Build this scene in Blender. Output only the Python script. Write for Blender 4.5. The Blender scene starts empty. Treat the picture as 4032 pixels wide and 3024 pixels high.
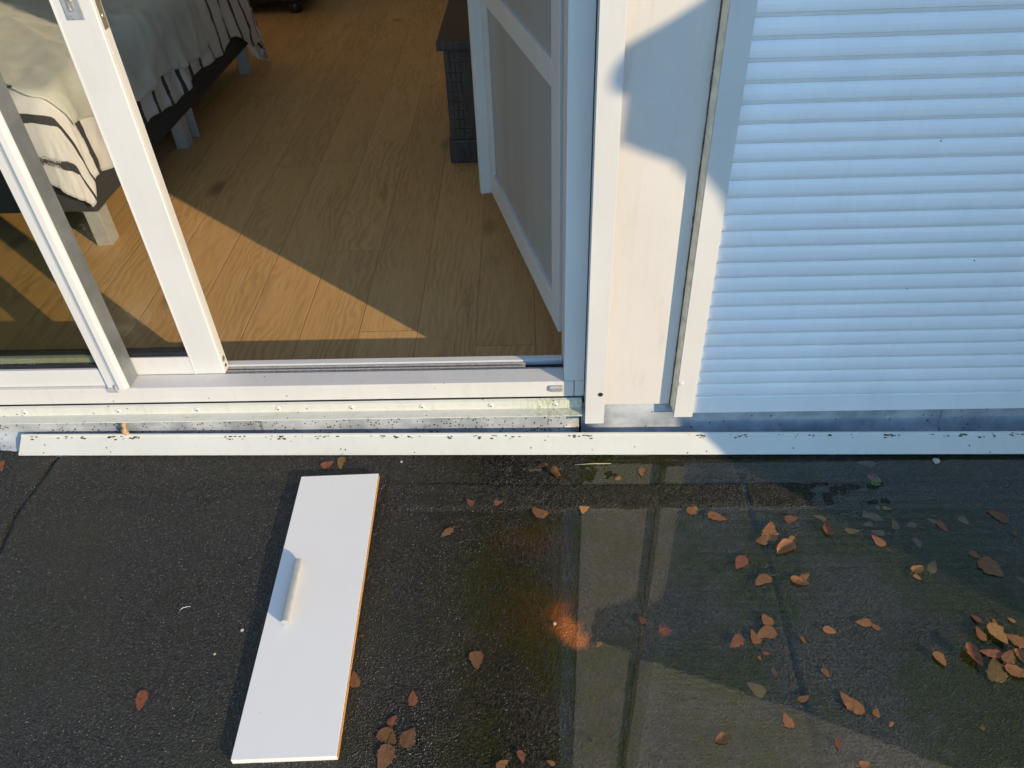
import bpy, bmesh, math, random
from mathutils import Vector, Matrix, noise

S = bpy.context.scene
COL = S.collection
PI = math.pi
RAD = math.radians
# ------------------------------------------------------------------ camera
ZR = -0.075            # roof / water level (the room floor is z = 0)
cam = bpy.data.cameras.new('camera')
cam.sensor_width = 36.0
cam.lens = 3025.18 / 4032 * 36.0
cam.clip_start = 0.02
cam.clip_end = 2000
cam_o = bpy.data.objects.new('camera', cam)
COL.objects.link(cam_o)
CR = ((0.99922854, 0.01696224, -0.03542049), (0.01605706, 0.6466285, 0.76263606), (-0.03583992, 0.76261646, -0.64585728))
cam_o.matrix_world = Matrix(((CR[0][0], CR[1][0], -CR[2][0], 0.0), (CR[0][1], CR[1][1], -CR[2][1], 0.0),
                             (CR[0][2], CR[1][2], -CR[2][2], 1.5), (0, 0, 0, 1)))
S.camera = cam_o
# ------------------------------------------------------------------ light
SUN_EL, SUN_AZ = 17.0, 49.0          # azimuth: degrees from the facade normal towards +X
w = bpy.data.worlds.new('World')
S.world = w
w.use_nodes = True
wn = w.node_tree
sky = wn.nodes.new('ShaderNodeTexSky')
sky.sky_type = 'NISHITA'
sky.sun_disc = False
sky.sun_elevation = RAD(SUN_EL)
sky.sun_rotation = RAD(180 - SUN_AZ)
sky.air_density = 1.0
sky.dust_density = 0.0
sky.ozone_density = 3.5
bg = wn.nodes['Background']
bg.inputs['Strength'].default_value = 0.15
wn.links.new(sky.outputs['Color'], bg.inputs['Color'])
sl = bpy.data.lights.new('sun', 'SUN')
sl.energy = 2.3
sl.angle = RAD(0.53)
sl.color = (1.0, 0.78, 0.50)
so = bpy.data.objects.new('sun', sl)
COL.objects.link(so)
sdir = Vector((math.sin(RAD(SUN_AZ)) * math.cos(RAD(SUN_EL)), -math.cos(RAD(SUN_AZ)) * math.cos(RAD(SUN_EL)), math.sin(RAD(SUN_EL))))
so.rotation_euler = sdir.to_track_quat('Z', 'Y').to_euler()
so.location = sdir * 30
S.view_settings.view_transform = 'Standard'
S.view_settings.look = 'None'
S.view_settings.exposure = 1.13
S.view_settings.gamma = 1.0
S.cycles.max_bounces = 10
S.cycles.diffuse_bounces = 6
S.cycles.transparent_max_bounces = 16
S.cycles.caustics_reflective = False
S.cycles.caustics_refractive = False
S.cycles.sample_clamp_indirect = 6.0

# ------------------------------------------------------------------ helpers
WM = {}      # world matrix of every object while the script runs

def tag(o, label=None, cat=None, group=None, kind=None):
    if label: o['label'] = label
    if cat: o['category'] = cat
    if group: o['group'] = group
    if kind: o['kind'] = kind
    return o

def empty(name, loc, label, cat, group=None, rz=0.0):
    o = bpy.data.objects.new(name, None)
    COL.objects.link(o)
    o.location = loc
    o.rotation_euler = (0, 0, rz)
    o.empty_display_size = 0.05
    WM[o.name] = Matrix.Translation(Vector(loc)) @ Matrix.Rotation(rz, 4, 'Z')
    return tag(o, label, cat, group)

def obj(name, bm, mat, parent=None, smooth=False, world=True):
    me = bpy.data.meshes.new(name)
    bm.normal_update()
    bm.to_mesh(me)
    bm.free()
    if smooth:
        for p in me.polygons: p.use_smooth = True
    for m in (mat if isinstance(mat, (list, tuple)) else [mat]):
        me.materials.append(m)
    o = bpy.data.objects.new(name, me)
    COL.objects.link(o)
    if parent is not None:
        o.parent = parent
        if world:
            o.matrix_parent_inverse = WM[parent.name].inverted()
            WM[o.name] = Matrix.Identity(4)
        else:
            WM[o.name] = WM[parent.name].copy()
    else:
        WM[o.name] = Matrix.Identity(4)
    return o

def box(bm, x0, x1, y0, y1, z0, z1, bev=0.0, mi=0):
    vs = [bm.verts.new((x, y, z)) for x in (x0, x1) for y in (y0, y1) for z in (z0, z1)]
    idx = ((0, 1, 3, 2), (4, 6, 7, 5), (0, 4, 5, 1), (2, 3, 7, 6), (0, 2, 6, 4), (1, 5, 7, 3))
    fs = [bm.faces.new([vs[i] for i in f]) for f in idx]
    for f in fs: f.material_index = mi
    if bev > 0:
        es = list({e for f in fs for e in f.edges})
        bmesh.ops.bevel(bm, geom=es, offset=bev, segments=2, profile=0.5, affect='EDGES')
    return bm

def bx(x0, x1, y0, y1, z0, z1, bev=0.0):
    return box(bmesh.new(), x0, x1, y0, y1, z0, z1, bev)

def prism_x(bm, prof, x0, x1, bev=0.0):
    """extrude a YZ outline (counter-clockwise seen from +X) along X"""
    a = [bm.verts.new((x0, y, z)) for y, z in prof]
    b = [bm.verts.new((x1, y, z)) for y, z in prof]
    n = len(prof)
    fs = [bm.faces.new((a[i], a[(i + 1) % n], b[(i + 1) % n], b[i])) for i in range(n)]
    fs.append(bm.faces.new(list(reversed(a))))
    fs.append(bm.faces.new(b))
    bmesh.ops.recalc_face_normals(bm, faces=fs)
    if bev > 0:
        es = list({e for f in fs[:n] for e in f.edges})
        bmesh.ops.bevel(bm, geom=es, offset=bev, segments=2, profile=0.5, affect='EDGES')
    return bm

def prism_z(bm, prof, z0, z1, bev=0.0):
    a = [bm.verts.new((x, y, z0)) for x, y in prof]
    b = [bm.verts.new((x, y, z1)) for x, y in prof]
    n = len(prof)
    fs = [bm.faces.new((a[i], a[(i + 1) % n], b[(i + 1) % n], b[i])) for i in range(n)]
    fs.append(bm.faces.new(list(reversed(a))))
    fs.append(bm.faces.new(b))
    bmesh.ops.recalc_face_normals(bm, faces=fs)
    if bev > 0:
        es = list({e for f in fs for e in f.edges})
        bmesh.ops.bevel(bm, geom=es, offset=bev, segments=2, profile=0.5, affect='EDGES')
    return bm

def lathe(bm, c, axis, prof, n=20):
    """prof: (radius, height) pairs turned round an axis through c"""
    ax = Vector(axis).normalized()
    u = ax.orthogonal().normalized()
    v = ax.cross(u)
    rings = []
    for r, h in prof:
        rings.append([bm.verts.new(Vector(c) + ax * h + (u * math.cos(2 * PI * k / n) + v * math.sin(2 * PI * k / n)) * max(r, 1e-5)) for k in range(n)])
    fs = []
    for a, b in zip(rings, rings[1:]):
        for k in range(n):
            fs.append(bm.faces.new((a[k], a[(k + 1) % n], b[(k + 1) % n], b[k])))
    fs.append(bm.faces.new(list(reversed(rings[0]))))
    fs.append(bm.faces.new(rings[-1]))
    bmesh.ops.recalc_face_normals(bm, faces=fs)
    return bm

def tube(bm, pts, r, n=10):
    pts = [Vector(p) for p in pts]
    rings = []
    for i, p in enumerate(pts):
        t = (pts[min(i + 1, len(pts) - 1)] - pts[max(i - 1, 0)]).normalized()
        u = t.cross(Vector((0.13, 0.2, 0.97)))
        if u.length < 1e-3: u = t.orthogonal()
        u.normalize()
        v = t.cross(u)
        rr = r[i] if isinstance(r, (list, tuple)) else r
        rings.append([bm.verts.new(p + (u * math.cos(2 * PI * k / n) + v * math.sin(2 * PI * k / n)) * rr) for k in range(n)])
    for a, b in zip(rings, rings[1:]):
        for k in range(n):
            bm.faces.new((a[k], a[(k + 1) % n], b[(k + 1) % n], b[k]))
    bm.faces.new(list(reversed(rings[0])))
    bm.faces.new(rings[-1])
    return bm

# ------------------------------------------------------------------ node helper
class NT:
    def __init__(self, name):
        self.m = bpy.data.materials.new(name)
        self.m.use_nodes = True
        self.t = self.m.node_tree
        self.t.nodes.clear()
        self.out = self.t.nodes.new('ShaderNodeOutputMaterial')
        self.geo = None
    def n(self, typ, ins=None, **props):
        nd = self.t.nodes.new('ShaderNode' + typ)
        for k, v in props.items(): setattr(nd, k, v)
        if ins:
            for k, v in ins.items(): self.set(nd, k, v)
        return nd
    def set(self, nd, k, v):
        s = nd.inputs[k]
        if isinstance(v, bpy.types.NodeSocket): self.t.links.new(v, s)
        elif isinstance(v, bpy.types.Node): self.t.links.new(v.outputs[0], s)
        else:
            if isinstance(v, (tuple, list)) and len(v) == 3 and s.type == 'RGBA': v = (*v, 1)
            s.default_value = v
    def pos(self):
        if self.geo is None: self.geo = self.n('NewGeometry')
        return self.geo.outputs['Position']
    def obj(self):
        return self.n('TexCoord').outputs['Object']
    def math(self, op, a, b=0.0, c=None, clamp=False):
        nd = self.n('Math', {0: a, 1: b}, operation=op, use_clamp=clamp)
        if c is not None: self.set(nd, 2, c)
        return nd.outputs[0]
    def sep(self, v):
        return self.n('SeparateXYZ', {0: v}).outputs
    def comb(self, x, y, z):
        return self.n('CombineXYZ', {0: x, 1: y, 2: z}).outputs[0]
    def vscale(self, v, s):
        return self.n('VectorMath', {0: v, 1: s}, operation='MULTIPLY').outputs[0]
    def noise(self, v, scale, detail=4, rough=0.55, dist=0.0, out=0):
        return self.n('TexNoise', {'Vector': v, 'Scale': scale, 'Detail': detail, 'Roughness': rough, 'Distortion': dist}).outputs[out]
    def voro(self, v, scale, feature='F1', out=0, rand=1.0):
        return self.n('TexVoronoi', {'Vector': v, 'Scale': scale, 'Randomness': rand}, feature=feature).outputs[out]
    def ramp(self, f, lo, hi, a=0.0, b=1.0):
        return self.n('MapRange', {'Value': f, 'From Min': lo, 'From Max': hi, 'To Min': a, 'To Max': b}, clamp=True, interpolation_type='SMOOTHSTEP').outputs[0]
    def mix(self, f, a, b, mode='MIX'):
        nd = self.n('Mix', data_type='RGBA', blend_type=mode)
        self.set(nd, 0, f); self.set(nd, 6, a); self.set(nd, 7, b)
        return nd.outputs[2]
    def bsdf(self, **k):
        b = self.n('BsdfPrincipled')
        for kk, v in k.items(): self.set(b, kk.replace('_', ' '), v)
        return b
    def bump(self, h, dist, strength=1.0, normal=None):
        nd = self.n('Bump', {'Height': h, 'Distance': dist, 'Strength': strength})
        if normal is not None: self.set(nd, 'Normal', normal)
        return nd.outputs[0]
    def fin(self, sh):
        self.t.links.new(sh.outputs[0] if isinstance(sh, bpy.types.Node) else sh, self.out.inputs['Surface'])
        return self.m

def plain(name, col, rough=0.5, metal=0.0, var=0.12, scale=40, bump=0.0, spec=0.5):
    n = NT(name)
    p = n.pos()
    f = n.noise(p, scale, 5, 0.6)
    c = n.mix(n.ramp(f, 0.3, 0.7), tuple(x * (1 - var) for x in col), tuple(min(1, x * (1 + var)) for x in col))
    b = n.bsdf(Base_Color=c, Roughness=n.ramp(n.noise(p, scale * 0.4, 3), 0.3, 0.7, rough * 0.85, min(1, rough * 1.15)), Metallic=metal)
    n.set(b, 'Specular IOR Level', spec)
    if bump: n.set(b, 'Normal', n.bump(n.noise(p, scale * 6, 3), bump))
    return n.fin(b)

def painted(name, col, grime=0.0, low=None, algae=0.0, rough=0.32, specks=0.0, spot=None):
    """white powder coat: faint wavy reflections, dirt film, optional algae towards a height and dark specks"""
    n = NT(name)
    p = n.pos()
    c = n.mix(n.ramp(n.noise(n.vscale(p, (2, 2, 1.2)), 3, 4), 0.35, 0.7), tuple(x * 0.95 for x in col), col)
    if grime:
        st = n.noise(n.vscale(p, (14, 14, 1.5)), 3, 6, 0.7)
        c = n.mix(n.ramp(st, 0.5, 0.75, 0, grime), c, (0.42, 0.36, 0.26))
        sm = n.noise(p, 55, 5, 0.75)
        c = n.mix(n.ramp(sm, 0.58, 0.75, 0, grime), c, (0.36, 0.33, 0.27))
    if algae:
        z = n.sep(p)[2]
        m = n.ramp(z, low[0], low[1], 1, 0)
        a = n.math('MULTIPLY', m, n.ramp(n.noise(n.vscale(p, (3, 8, 8)), 12, 7, 0.75), 0.48, 0.68, 0, algae))
        c = n.mix(a, c, (0.33, 0.36, 0.08))
    if spot:
        cx, cw = spot
        x = n.sep(p)[0]
        m = n.ramp(n.math('ABSOLUTE', n.math('SUBTRACT', x, cx)), 0.0, cw, 1, 0)
        s1 = n.ramp(n.noise(n.vscale(p, (2.2, 2, 0.6)), 45, 6, 0.75), 0.44, 0.62, 0, 0.65)
        c = n.mix(n.math('MULTIPLY', m, s1), c, (0.25, 0.31, 0.04))
    if specks:
        v = n.voro(p, 75, out=0)
        vc = n.voro(p, 75, out=1)
        k = n.math('MULTIPLY', n.ramp(v, 0.13, 0.2, 1, 0), n.math('GREATER_THAN', n.sep(vc)[0], 1 - specks))
        k = n.math('MULTIPLY', k, n.math('GREATER_THAN', n.noise(p, 5, 2), 0.46))
        c = n.mix(k, c, (0.07, 0.04, 0.025))
    b = n.bsdf(Base_Color=c, Roughness=n.ramp(n.noise(p, 9, 4), 0.3, 0.7, rough, rough + 0.14))
    n.set(b, 'Normal', n.bump(n.noise(n.vscale(p, (1, 1, 0.35)), 14, 3), 0.0016, 0.25))
    return n.fin(b)
# ------------------------------------------------------------------ materials
WHITE = (0.66, 0.65, 0.625)
m_white = painted('white_coated_aluminium', WHITE, grime=0.10)
m_sill = painted('white_sill', (0.66, 0.64, 0.60), grime=0.22, low=(0.05, 0.10), algae=0.0, specks=0.05)
m_drip = painted('weathered_drip_strip', (0.64, 0.635, 0.56), grime=0.35, low=(0.0, 0.12), algae=0.30, specks=0.2, spot=(0.04, 0.16))
m_bar = painted('weathered_bar', (0.66, 0.65, 0.57), grime=0.14, low=(-0.076, -0.055), algae=0.75, specks=0.10)
m_panel = painted('painted_panel', (0.67, 0.635, 0.59), grime=0.22, low=(0.03, 0.4), algae=0.0, rough=0.45)
m_shutter = painted('shutter_lacquer', (0.90, 0.90, 0.895), grime=0.06, rough=0.3, specks=0.004)
m_inside = plain('interior_plaster', (0.78, 0.70, 0.56), 0.8, var=0.04, scale=4)
m_black = plain('black_rubber', (0.012, 0.013, 0.016), 0.45, var=0.3, scale=60)
m_grey = plain('grey_anodised_face', (0.20, 0.215, 0.22), 0.38, metal=0.25, var=0.2, scale=9)
m_clip = plain('grey_plastic', (0.40, 0.40, 0.41), 0.5, var=0.1, scale=60)
m_alu = plain('brushed_aluminium', (0.56, 0.57, 0.55), 0.35, metal=0.4, var=0.08, scale=60)
m_rail = plain('track_aluminium', (0.62, 0.61, 0.6), 0.3, metal=0.6, var=0.15, scale=80)
m_latch = plain('tarnished_latch', (0.36, 0.32, 0.22), 0.4, metal=0.6, var=0.25, scale=120)
m_screw = plain('screw_metal', (0.55, 0.5, 0.42), 0.35, metal=0.7, var=0.2, scale=200)
m_hole = plain('dark_hole', (0.02, 0.016, 0.012), 0.8)
m_caulk = plain('brown_sealant', (0.16, 0.11, 0.08), 0.8, var=0.5, scale=160, bump=0.003)
m_light_spacer = plain('spacer_bar', (0.52, 0.56, 0.48), 0.35, metal=0.3, var=0.15, scale=120)
m_legm = plain('leg_metal', (0.42, 0.43, 0.42), 0.35, metal=0.35, var=0.08, scale=50)
m_base = plain('dark_upholstery', (0.028, 0.028, 0.03), 0.85, var=0.3, scale=300, bump=0.0008)
m_blackwood = plain('black_lacquer', (0.012, 0.011, 0.011), 0.35, var=0.3, scale=20)
m_mattress = plain('mattress_cloth', (0.6, 0.6, 0.58), 0.9)
m_plasterout = plain('light_render', (0.55, 0.53, 0.49), 0.9, var=0.1, scale=25, bump=0.002)
m_rooftile = plain('roof_tiles', (0.12, 0.07, 0.05), 0.8, var=0.3, scale=20, bump=0.004)
m_gutter = plain('zinc_gutter', (0.3, 0.32, 0.33), 0.45, metal=0.5)
m_garden = plain('grassland', (0.05, 0.085, 0.03), 0.95, var=0.4, scale=0.3)

def mat_zinc(name, specks):
    n = NT(name)
    p = n.pos()
    c = n.mix(n.ramp(n.noise(p, 9, 6, 0.65), 0.32, 0.68), (0.27, 0.30, 0.325), (0.50, 0.52, 0.53))
    c = n.mix(n.ramp(n.noise(p, 38, 5, 0.7), 0.55, 0.75, 0, 0.6), c, (0.62, 0.64, 0.64))
    c = n.mix(n.ramp(n.noise(n.vscale(p, (1, 1, 2)), 5, 3), 0.5, 0.7, 0, 0.45), c, (0.2, 0.21, 0.22))
    if specks:
        pp = n.vscale(p, (1, 1, 0.8))
        wob = n.n('VectorMath', {0: pp, 1: n.vscale(n.noise(p, 60, 2, out=1), (0.006, 0.006, 0.006))}, operation='ADD').outputs[0]
        v = n.voro(wob, 130)
        vc = n.sep(n.voro(wob, 130, out=1))
        dens = n.ramp(n.noise(p, 6, 2), 0.35, 0.65, 0.25, 0.75)
        k = n.math('MULTIPLY', n.ramp(v, 0.26, 0.36, 1, 0), n.math('LESS_THAN', vc[0], n.math('MULTIPLY', dens, specks)))
        dk = n.mix(vc[1], (0.03, 0.022, 0.018), (0.13, 0.07, 0.045))
        c = n.mix(k, c, dk)
    b = n.bsdf(Base_Color=c, Roughness=n.ramp(n.noise(p, 14, 4), 0.3, 0.7, 0.42, 0.65), Metallic=0.12)
    n.set(b, 'Normal', n.bump(n.noise(n.vscale(p, (1, 1, 0.6)), 11, 3), 0.004, 0.5))
    return n.fin(b)
m_zinc_l = mat_zinc('weathered_zinc_speckled', 0.85)
m_zinc_r = mat_zinc('weathered_zinc', 0.08)

def mat_roof():
    n = NT('bitumen_roof_felt')
    p = n.pos()
    x, y, z = n.sep(p)
    v = n.voro(p, 260)
    vc = n.sep(n.voro(p, 260, out=1))
    gr = n.math('POWER', n.math('ADD', n.math('MULTIPLY', vc[0], 0.6), n.math('MULTIPLY', n.ramp(n.noise(p, 130, 3, 0.7), 0.3, 0.7), 0.4)), 2.3)
    c = n.mix(gr, (0.003, 0.0029, 0.0027), (0.088, 0.078, 0.064))
    c = n.mix(n.ramp(n.noise(p, 4, 5, 0.65), 0.35, 0.7), c, n.mix(0.5, c, (0.04, 0.035, 0.026)))
    v2 = n.voro(p, 430)
    v2c = n.sep(n.voro(p, 430, out=1))
    c = n.mix(n.math('MULTIPLY', n.math('GREATER_THAN', v2c[0], 0.980), n.math('LESS_THAN', v2, 0.42)), c, (0.42, 0.40, 0.35))  # sparkle of the granules, painted into the colour as pale points
    wet = n.ramp(x, -0.45, -0.05)
    moss = n.math('MULTIPLY', n.ramp(n.noise(p, 3.6, 8, 0.74), 0.43, 0.57), n.ramp(x, -0.3, 0.05, 0.28, 1.0))
    moss = n.math('MULTIPLY', moss, n.math('SUBTRACT', 1.0, n.math('MULTIPLY', n.ramp(y, 1.325, 1.345), n.math('SUBTRACT', 0.75, n.ramp(y, 1.425, 1.44, 0, 0.55)))))
    mud = n.math('MULTIPLY', n.ramp(x, -0.15, 0.12), n.ramp(n.noise(p, 2.6, 5, 0.6), 0.36, 0.56, 0.12, 0.72))
    lapm = n.math('MULTIPLY', n.ramp(x, -0.3, 0.0), n.math('MULTIPLY', n.ramp(y, 1.335, 1.35), n.ramp(y, 1.422, 1.434, 1, 0)))
    mud = n.math('MAXIMUM', mud, n.math('MULTIPLY', lapm, 0.6))
    c = n.mix(mud, c, n.mix(vc[0], (0.022, 0.020, 0.015), (0.092, 0.083, 0.062)))
    c = n.mix(n.math('MULTIPLY', moss, 0.95), c, n.mix(vc[2], (0.004, 0.006, 0.0005), (0.050, 0.056, 0.002)))
    # orange glint on the puddle, painted into the felt colour below the doorway
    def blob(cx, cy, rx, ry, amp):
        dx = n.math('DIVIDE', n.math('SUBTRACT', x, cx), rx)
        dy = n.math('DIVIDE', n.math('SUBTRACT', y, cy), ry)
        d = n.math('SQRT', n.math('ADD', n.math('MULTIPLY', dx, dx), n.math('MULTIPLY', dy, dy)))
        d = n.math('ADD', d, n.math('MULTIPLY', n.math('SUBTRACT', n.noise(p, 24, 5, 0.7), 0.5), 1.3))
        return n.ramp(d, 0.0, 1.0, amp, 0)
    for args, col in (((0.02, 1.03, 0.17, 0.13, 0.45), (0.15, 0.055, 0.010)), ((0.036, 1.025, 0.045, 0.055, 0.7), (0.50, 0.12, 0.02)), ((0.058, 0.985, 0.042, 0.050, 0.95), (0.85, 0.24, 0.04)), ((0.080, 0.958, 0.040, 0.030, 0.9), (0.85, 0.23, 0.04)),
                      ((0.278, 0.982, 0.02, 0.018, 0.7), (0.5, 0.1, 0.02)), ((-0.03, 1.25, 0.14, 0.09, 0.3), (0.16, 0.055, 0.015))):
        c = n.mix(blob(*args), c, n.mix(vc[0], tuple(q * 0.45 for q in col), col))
    h = n.math('ADD', n.math('MULTIPLY', v, 1.0), n.math('MULTIPLY', vc[1], 0.55))
    b = n.bsdf(Base_Color=c, Roughness=n.ramp(vc[2], 0, 1, 0.30, 0.62))
    n.set(b, 'Normal', n.bump(h, 0.0036, 1.0))
    n.set(b, 'Specular IOR Level', n.ramp(x, -0.5, -0.05, 0.42, 0.06))
    return n.fin(b)
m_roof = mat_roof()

def mat_water():
    n = NT('puddle_water')
    p = n.pos()
    h = n.math('ADD', n.noise(n.vscale(p, (1, 2.6, 1)), 7, 3, 0.5), n.math('MULTIPLY', n.noise(n.vscale(p, (1, 2, 1)), 34, 2), 0.12))
    nor = n.bump(h, 0.0010, 0.16)
    fr = n.math('MULTIPLY', n.n('Fresnel', {'IOR': 1.70, 'Normal': nor}).outputs[0], n.math('SUBTRACT', 1.0, n.n('NewGeometry').outputs['Backfacing']))
    tr = n.n('BsdfTransparent', {'Color': (0.93, 0.93, 0.88)})
    gl = n.n('BsdfGlossy', {'Roughness': 0.012, 'Normal': nor})
    return n.fin(n.n('MixShader', {0: fr, 1: tr, 2: gl}))
m_water = mat_water()

def mat_wood():
    n = NT('oak_planks')
    p = n.pos()
    x, y, z = n.sep(p)
    W = 0.1957
    u = n.math('ADD', n.math('ADD', x, n.math('MULTIPLY', y, 0.0147)), 0.2036 - 1.9045 * 0.0147 + 40 * W)
    ui = n.math('FLOOR', n.math('DIVIDE', u, W))
    uf = n.math('FRACT', n.math('DIVIDE', u, W))
    wn_ = n.n('TexWhiteNoise', {'W': ui}, noise_dimensions='1D')
    off = n.math('MULTIPLY', wn_.outputs[0], 2.3)
    vv = n.math('DIVIDE', n.math('ADD', y, off), 2.3)
    vi = n.math('FLOOR', vv)
    vf = n.math('FRACT', vv)
    wid = n.n('TexWhiteNoise', {'Vector': n.comb(ui, vi, 0.0)}, noise_dimensions='2D')
    r1 = wid.outputs[0]
    rc = n.sep(wid.outputs[1])
    # plank-local coordinates, shifted per plank
    lx = n.math('MULTIPLY', n.math('SUBTRACT', uf, 0.5), W)
    px = n.math('ADD', lx, n.math('MULTIPLY', rc[0], 7.0))
    py = n.math('ADD', y, n.math('MULTIPLY', rc[1], 9.0))
    g = n.comb(px, n.math('MULTIPLY', py, 0.13), rc[2])
    # cathedral rings
    wobble = n.noise(n.comb(n.math('MULTIPLY', px, 1.0), n.math('MULTIPLY', py, 0.35), rc[2]), 5, 3, 0.6)
    kn = n.n('TexVoronoi', {'Vector': n.comb(px, n.math('MULTIPLY', py, 0.5), rc[2]), 'Scale': 3.4, 'Randomness': 1.0})
    kd, kc = kn.outputs[0], n.sep(kn.outputs[1])
    kon = n.math('GREATER_THAN', kc[0], 0.42)
    knear = n.math('MULTIPLY', n.ramp(kd, 0.02, 0.32, 1, 0), kon)
    ring = n.math('ADD', n.math('MULTIPLY', px, n.math('ADD', n.math('MULTIPLY', rc[2], 30), 22)), n.math('ADD', n.math('MULTIPLY', wobble, 9.0), n.math('MULTIPLY', knear, 3.5)))
    rings = n.math('ADD', n.math('MULTIPLY', n.math('SINE', n.math('MULTIPLY', ring, 6.28)), 0.5), 0.5)
    fine = n.noise(n.comb(n.math('MULTIPLY', px, 1.0), n.math('MULTIPLY', py, 0.035), rc[2]), 220, 4, 0.7)
    broad = n.noise(g, 26, 5, 0.6)
    c = n.mix(r1, (0.53, 0.300, 0.108), (0.65, 0.390, 0.150))
    c = n.mix(n.math('MULTIPLY', rings, n.ramp(wobble, 0.4, 0.62, 0.06, 0.42)), c, (0.29, 0.155, 0.06))
    c = n.mix(n.ramp(fine, 0.48, 0.72, 0, 0.5), c, (0.28, 0.15, 0.062))
    c = n.mix(n.ramp(broad, 0.45, 0.75, 0, 0.45), c, (0.62, 0.40, 0.20))
    c = n.mix(n.math('MULTIPLY', n.ramp(kd, 0.04, 0.20, 0.85, 0), kon), c, (0.17, 0.088, 0.038))
    c = n.mix(n.math('MULTIPLY', n.ramp(kd, 0.012, 0.04, 0.9, 0), kon), c, (0.022, 0.014, 0.01))
    st = n.noise(n.comb(px, n.math('MULTIPLY', py, 0.22), rc[0]), 8, 5, 0.7)
    c = n.mix(n.ramp(st, 0.6, 0.74, 0, 0.6), c, (0.22, 0.125, 0.06))
    ed = n.math('MINIMUM', n.math('MULTIPLY', uf, W), n.math('MULTIPLY', n.math('SUBTRACT', 1.0, uf), W))
    en = n.math('MINIMUM', n.math('MULTIPLY', vf, 2.3), n.math('MULTIPLY', n.math('SUBTRACT', 1.0, vf), 2.3))
    e = n.math('MINIMUM', ed, en)
    c = n.mix(n.ramp(e, 0.0005, 0.0013, 0.55, 0), c, (0.06, 0.035, 0.018))
    b = n.bsdf(Base_Color=c, Roughness=n.ramp(fine, 0.3, 0.7, 0.42, 0.58))
    hh = n.math('ADD', n.ramp(e, 0.0, 0.003), n.math('MULTIPLY', fine, 0.12))
    n.set(b, 'Normal', n.bump(hh, 0.0012, 0.8))
    return n.fin(b)
m_wood = mat_wood()

def mat_glass(name, tint, refl=1.5, mist=0.0, mist_spot=None):
    n = NT(name)
    p = n.pos()
    fr = n.math('MULTIPLY', n.n('Fresnel', {'IOR': refl}).outputs[0], n.math('SUBTRACT', 1.0, n.n('NewGeometry').outputs['Backfacing']))
    tr = n.n('BsdfTransparent', {'Color': tint})
    gl = n.n('BsdfGlossy', {'Roughness': 0.015})
    sh = n.n('MixShader', {0: fr, 1: tr, 2: gl})
    if mist_spot:
        x, y, z = n.sep(p)
        tot = None
        for cx, cz, rx, rz, amp in mist_spot:
            dx = n.math('DIVIDE', n.math('SUBTRACT', x, cx), rx)
            dz = n.math('DIVIDE', n.math('SUBTRACT', z, cz), rz)
            d = n.math('SQRT', n.math('ADD', n.math('MULTIPLY', dx, dx), n.math('MULTIPLY', dz, dz)))
            m = n.ramp(n.math('ADD', d, n.math('MULTIPLY', n.math('SUBTRACT', n.noise(p, 18, 3), 0.5), 1.2)), 0.5, 1.0, amp, 0)
            tot = m if tot is None else n.math('MAXIMUM', tot, m)
        pw = n.n('VectorMath', {0: p, 1: n.vscale(n.noise(p, 90, 2, out=1), (0.004, 0.004, 0.004))}, operation='ADD').outputs[0]
        drop = n.ramp(n.voro(pw, 260), 0.25, 0.35, 1, 0)
        df = n.n('BsdfPrincipled', {'Base Color': (0.85, 0.85, 0.8, 1), 'Roughness': 0.15, 'Transmission Weight': 0.6, 'IOR': 1.33})
        sh = n.n('MixShader', {0: n.math('MULTIPLY', drop, tot), 1: sh, 2: df})
    return n.fin(sh)
m_glass = mat_glass('sash_glass', (0.95, 0.96, 0.94), 1.35, mist_spot=[(-1.09, 0.33, 0.05, 0.05, 0.3), (-1.16, 0.27, 0.05, 0.03, 0.25), (-1.14, 0.55, 0.04, 0.06, 0.2)])
m_glass_dark = mat_glass('fixed_glass', (0.84, 0.84, 0.75), 1.5, mist_spot=[(-1.49, 0.20, 0.11, 0.022, 0.9), (-1.3, 0.19, 0.08, 0.008, 0.5)])

def mat_frost():
    n = NT('frosted_grey_pane')
    p = n.pos()
    st = n.noise(n.vscale(p, (12, 5, 0.25)), 1.0, 3, 0.5)
    c = n.mix(n.ramp(st, 0.35, 0.65), (0.56, 0.55, 0.52), (0.62, 0.61, 0.58))
    b = n.bsdf(Base_Color=c, Roughness=0.35)
    tr = n.n('BsdfTransparent', {'Color': (0.75, 0.75, 0.72)})
    return n.fin(n.n('MixShader', {0: 0.42, 1: b, 2: tr}))
m_frost = mat_frost()

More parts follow.
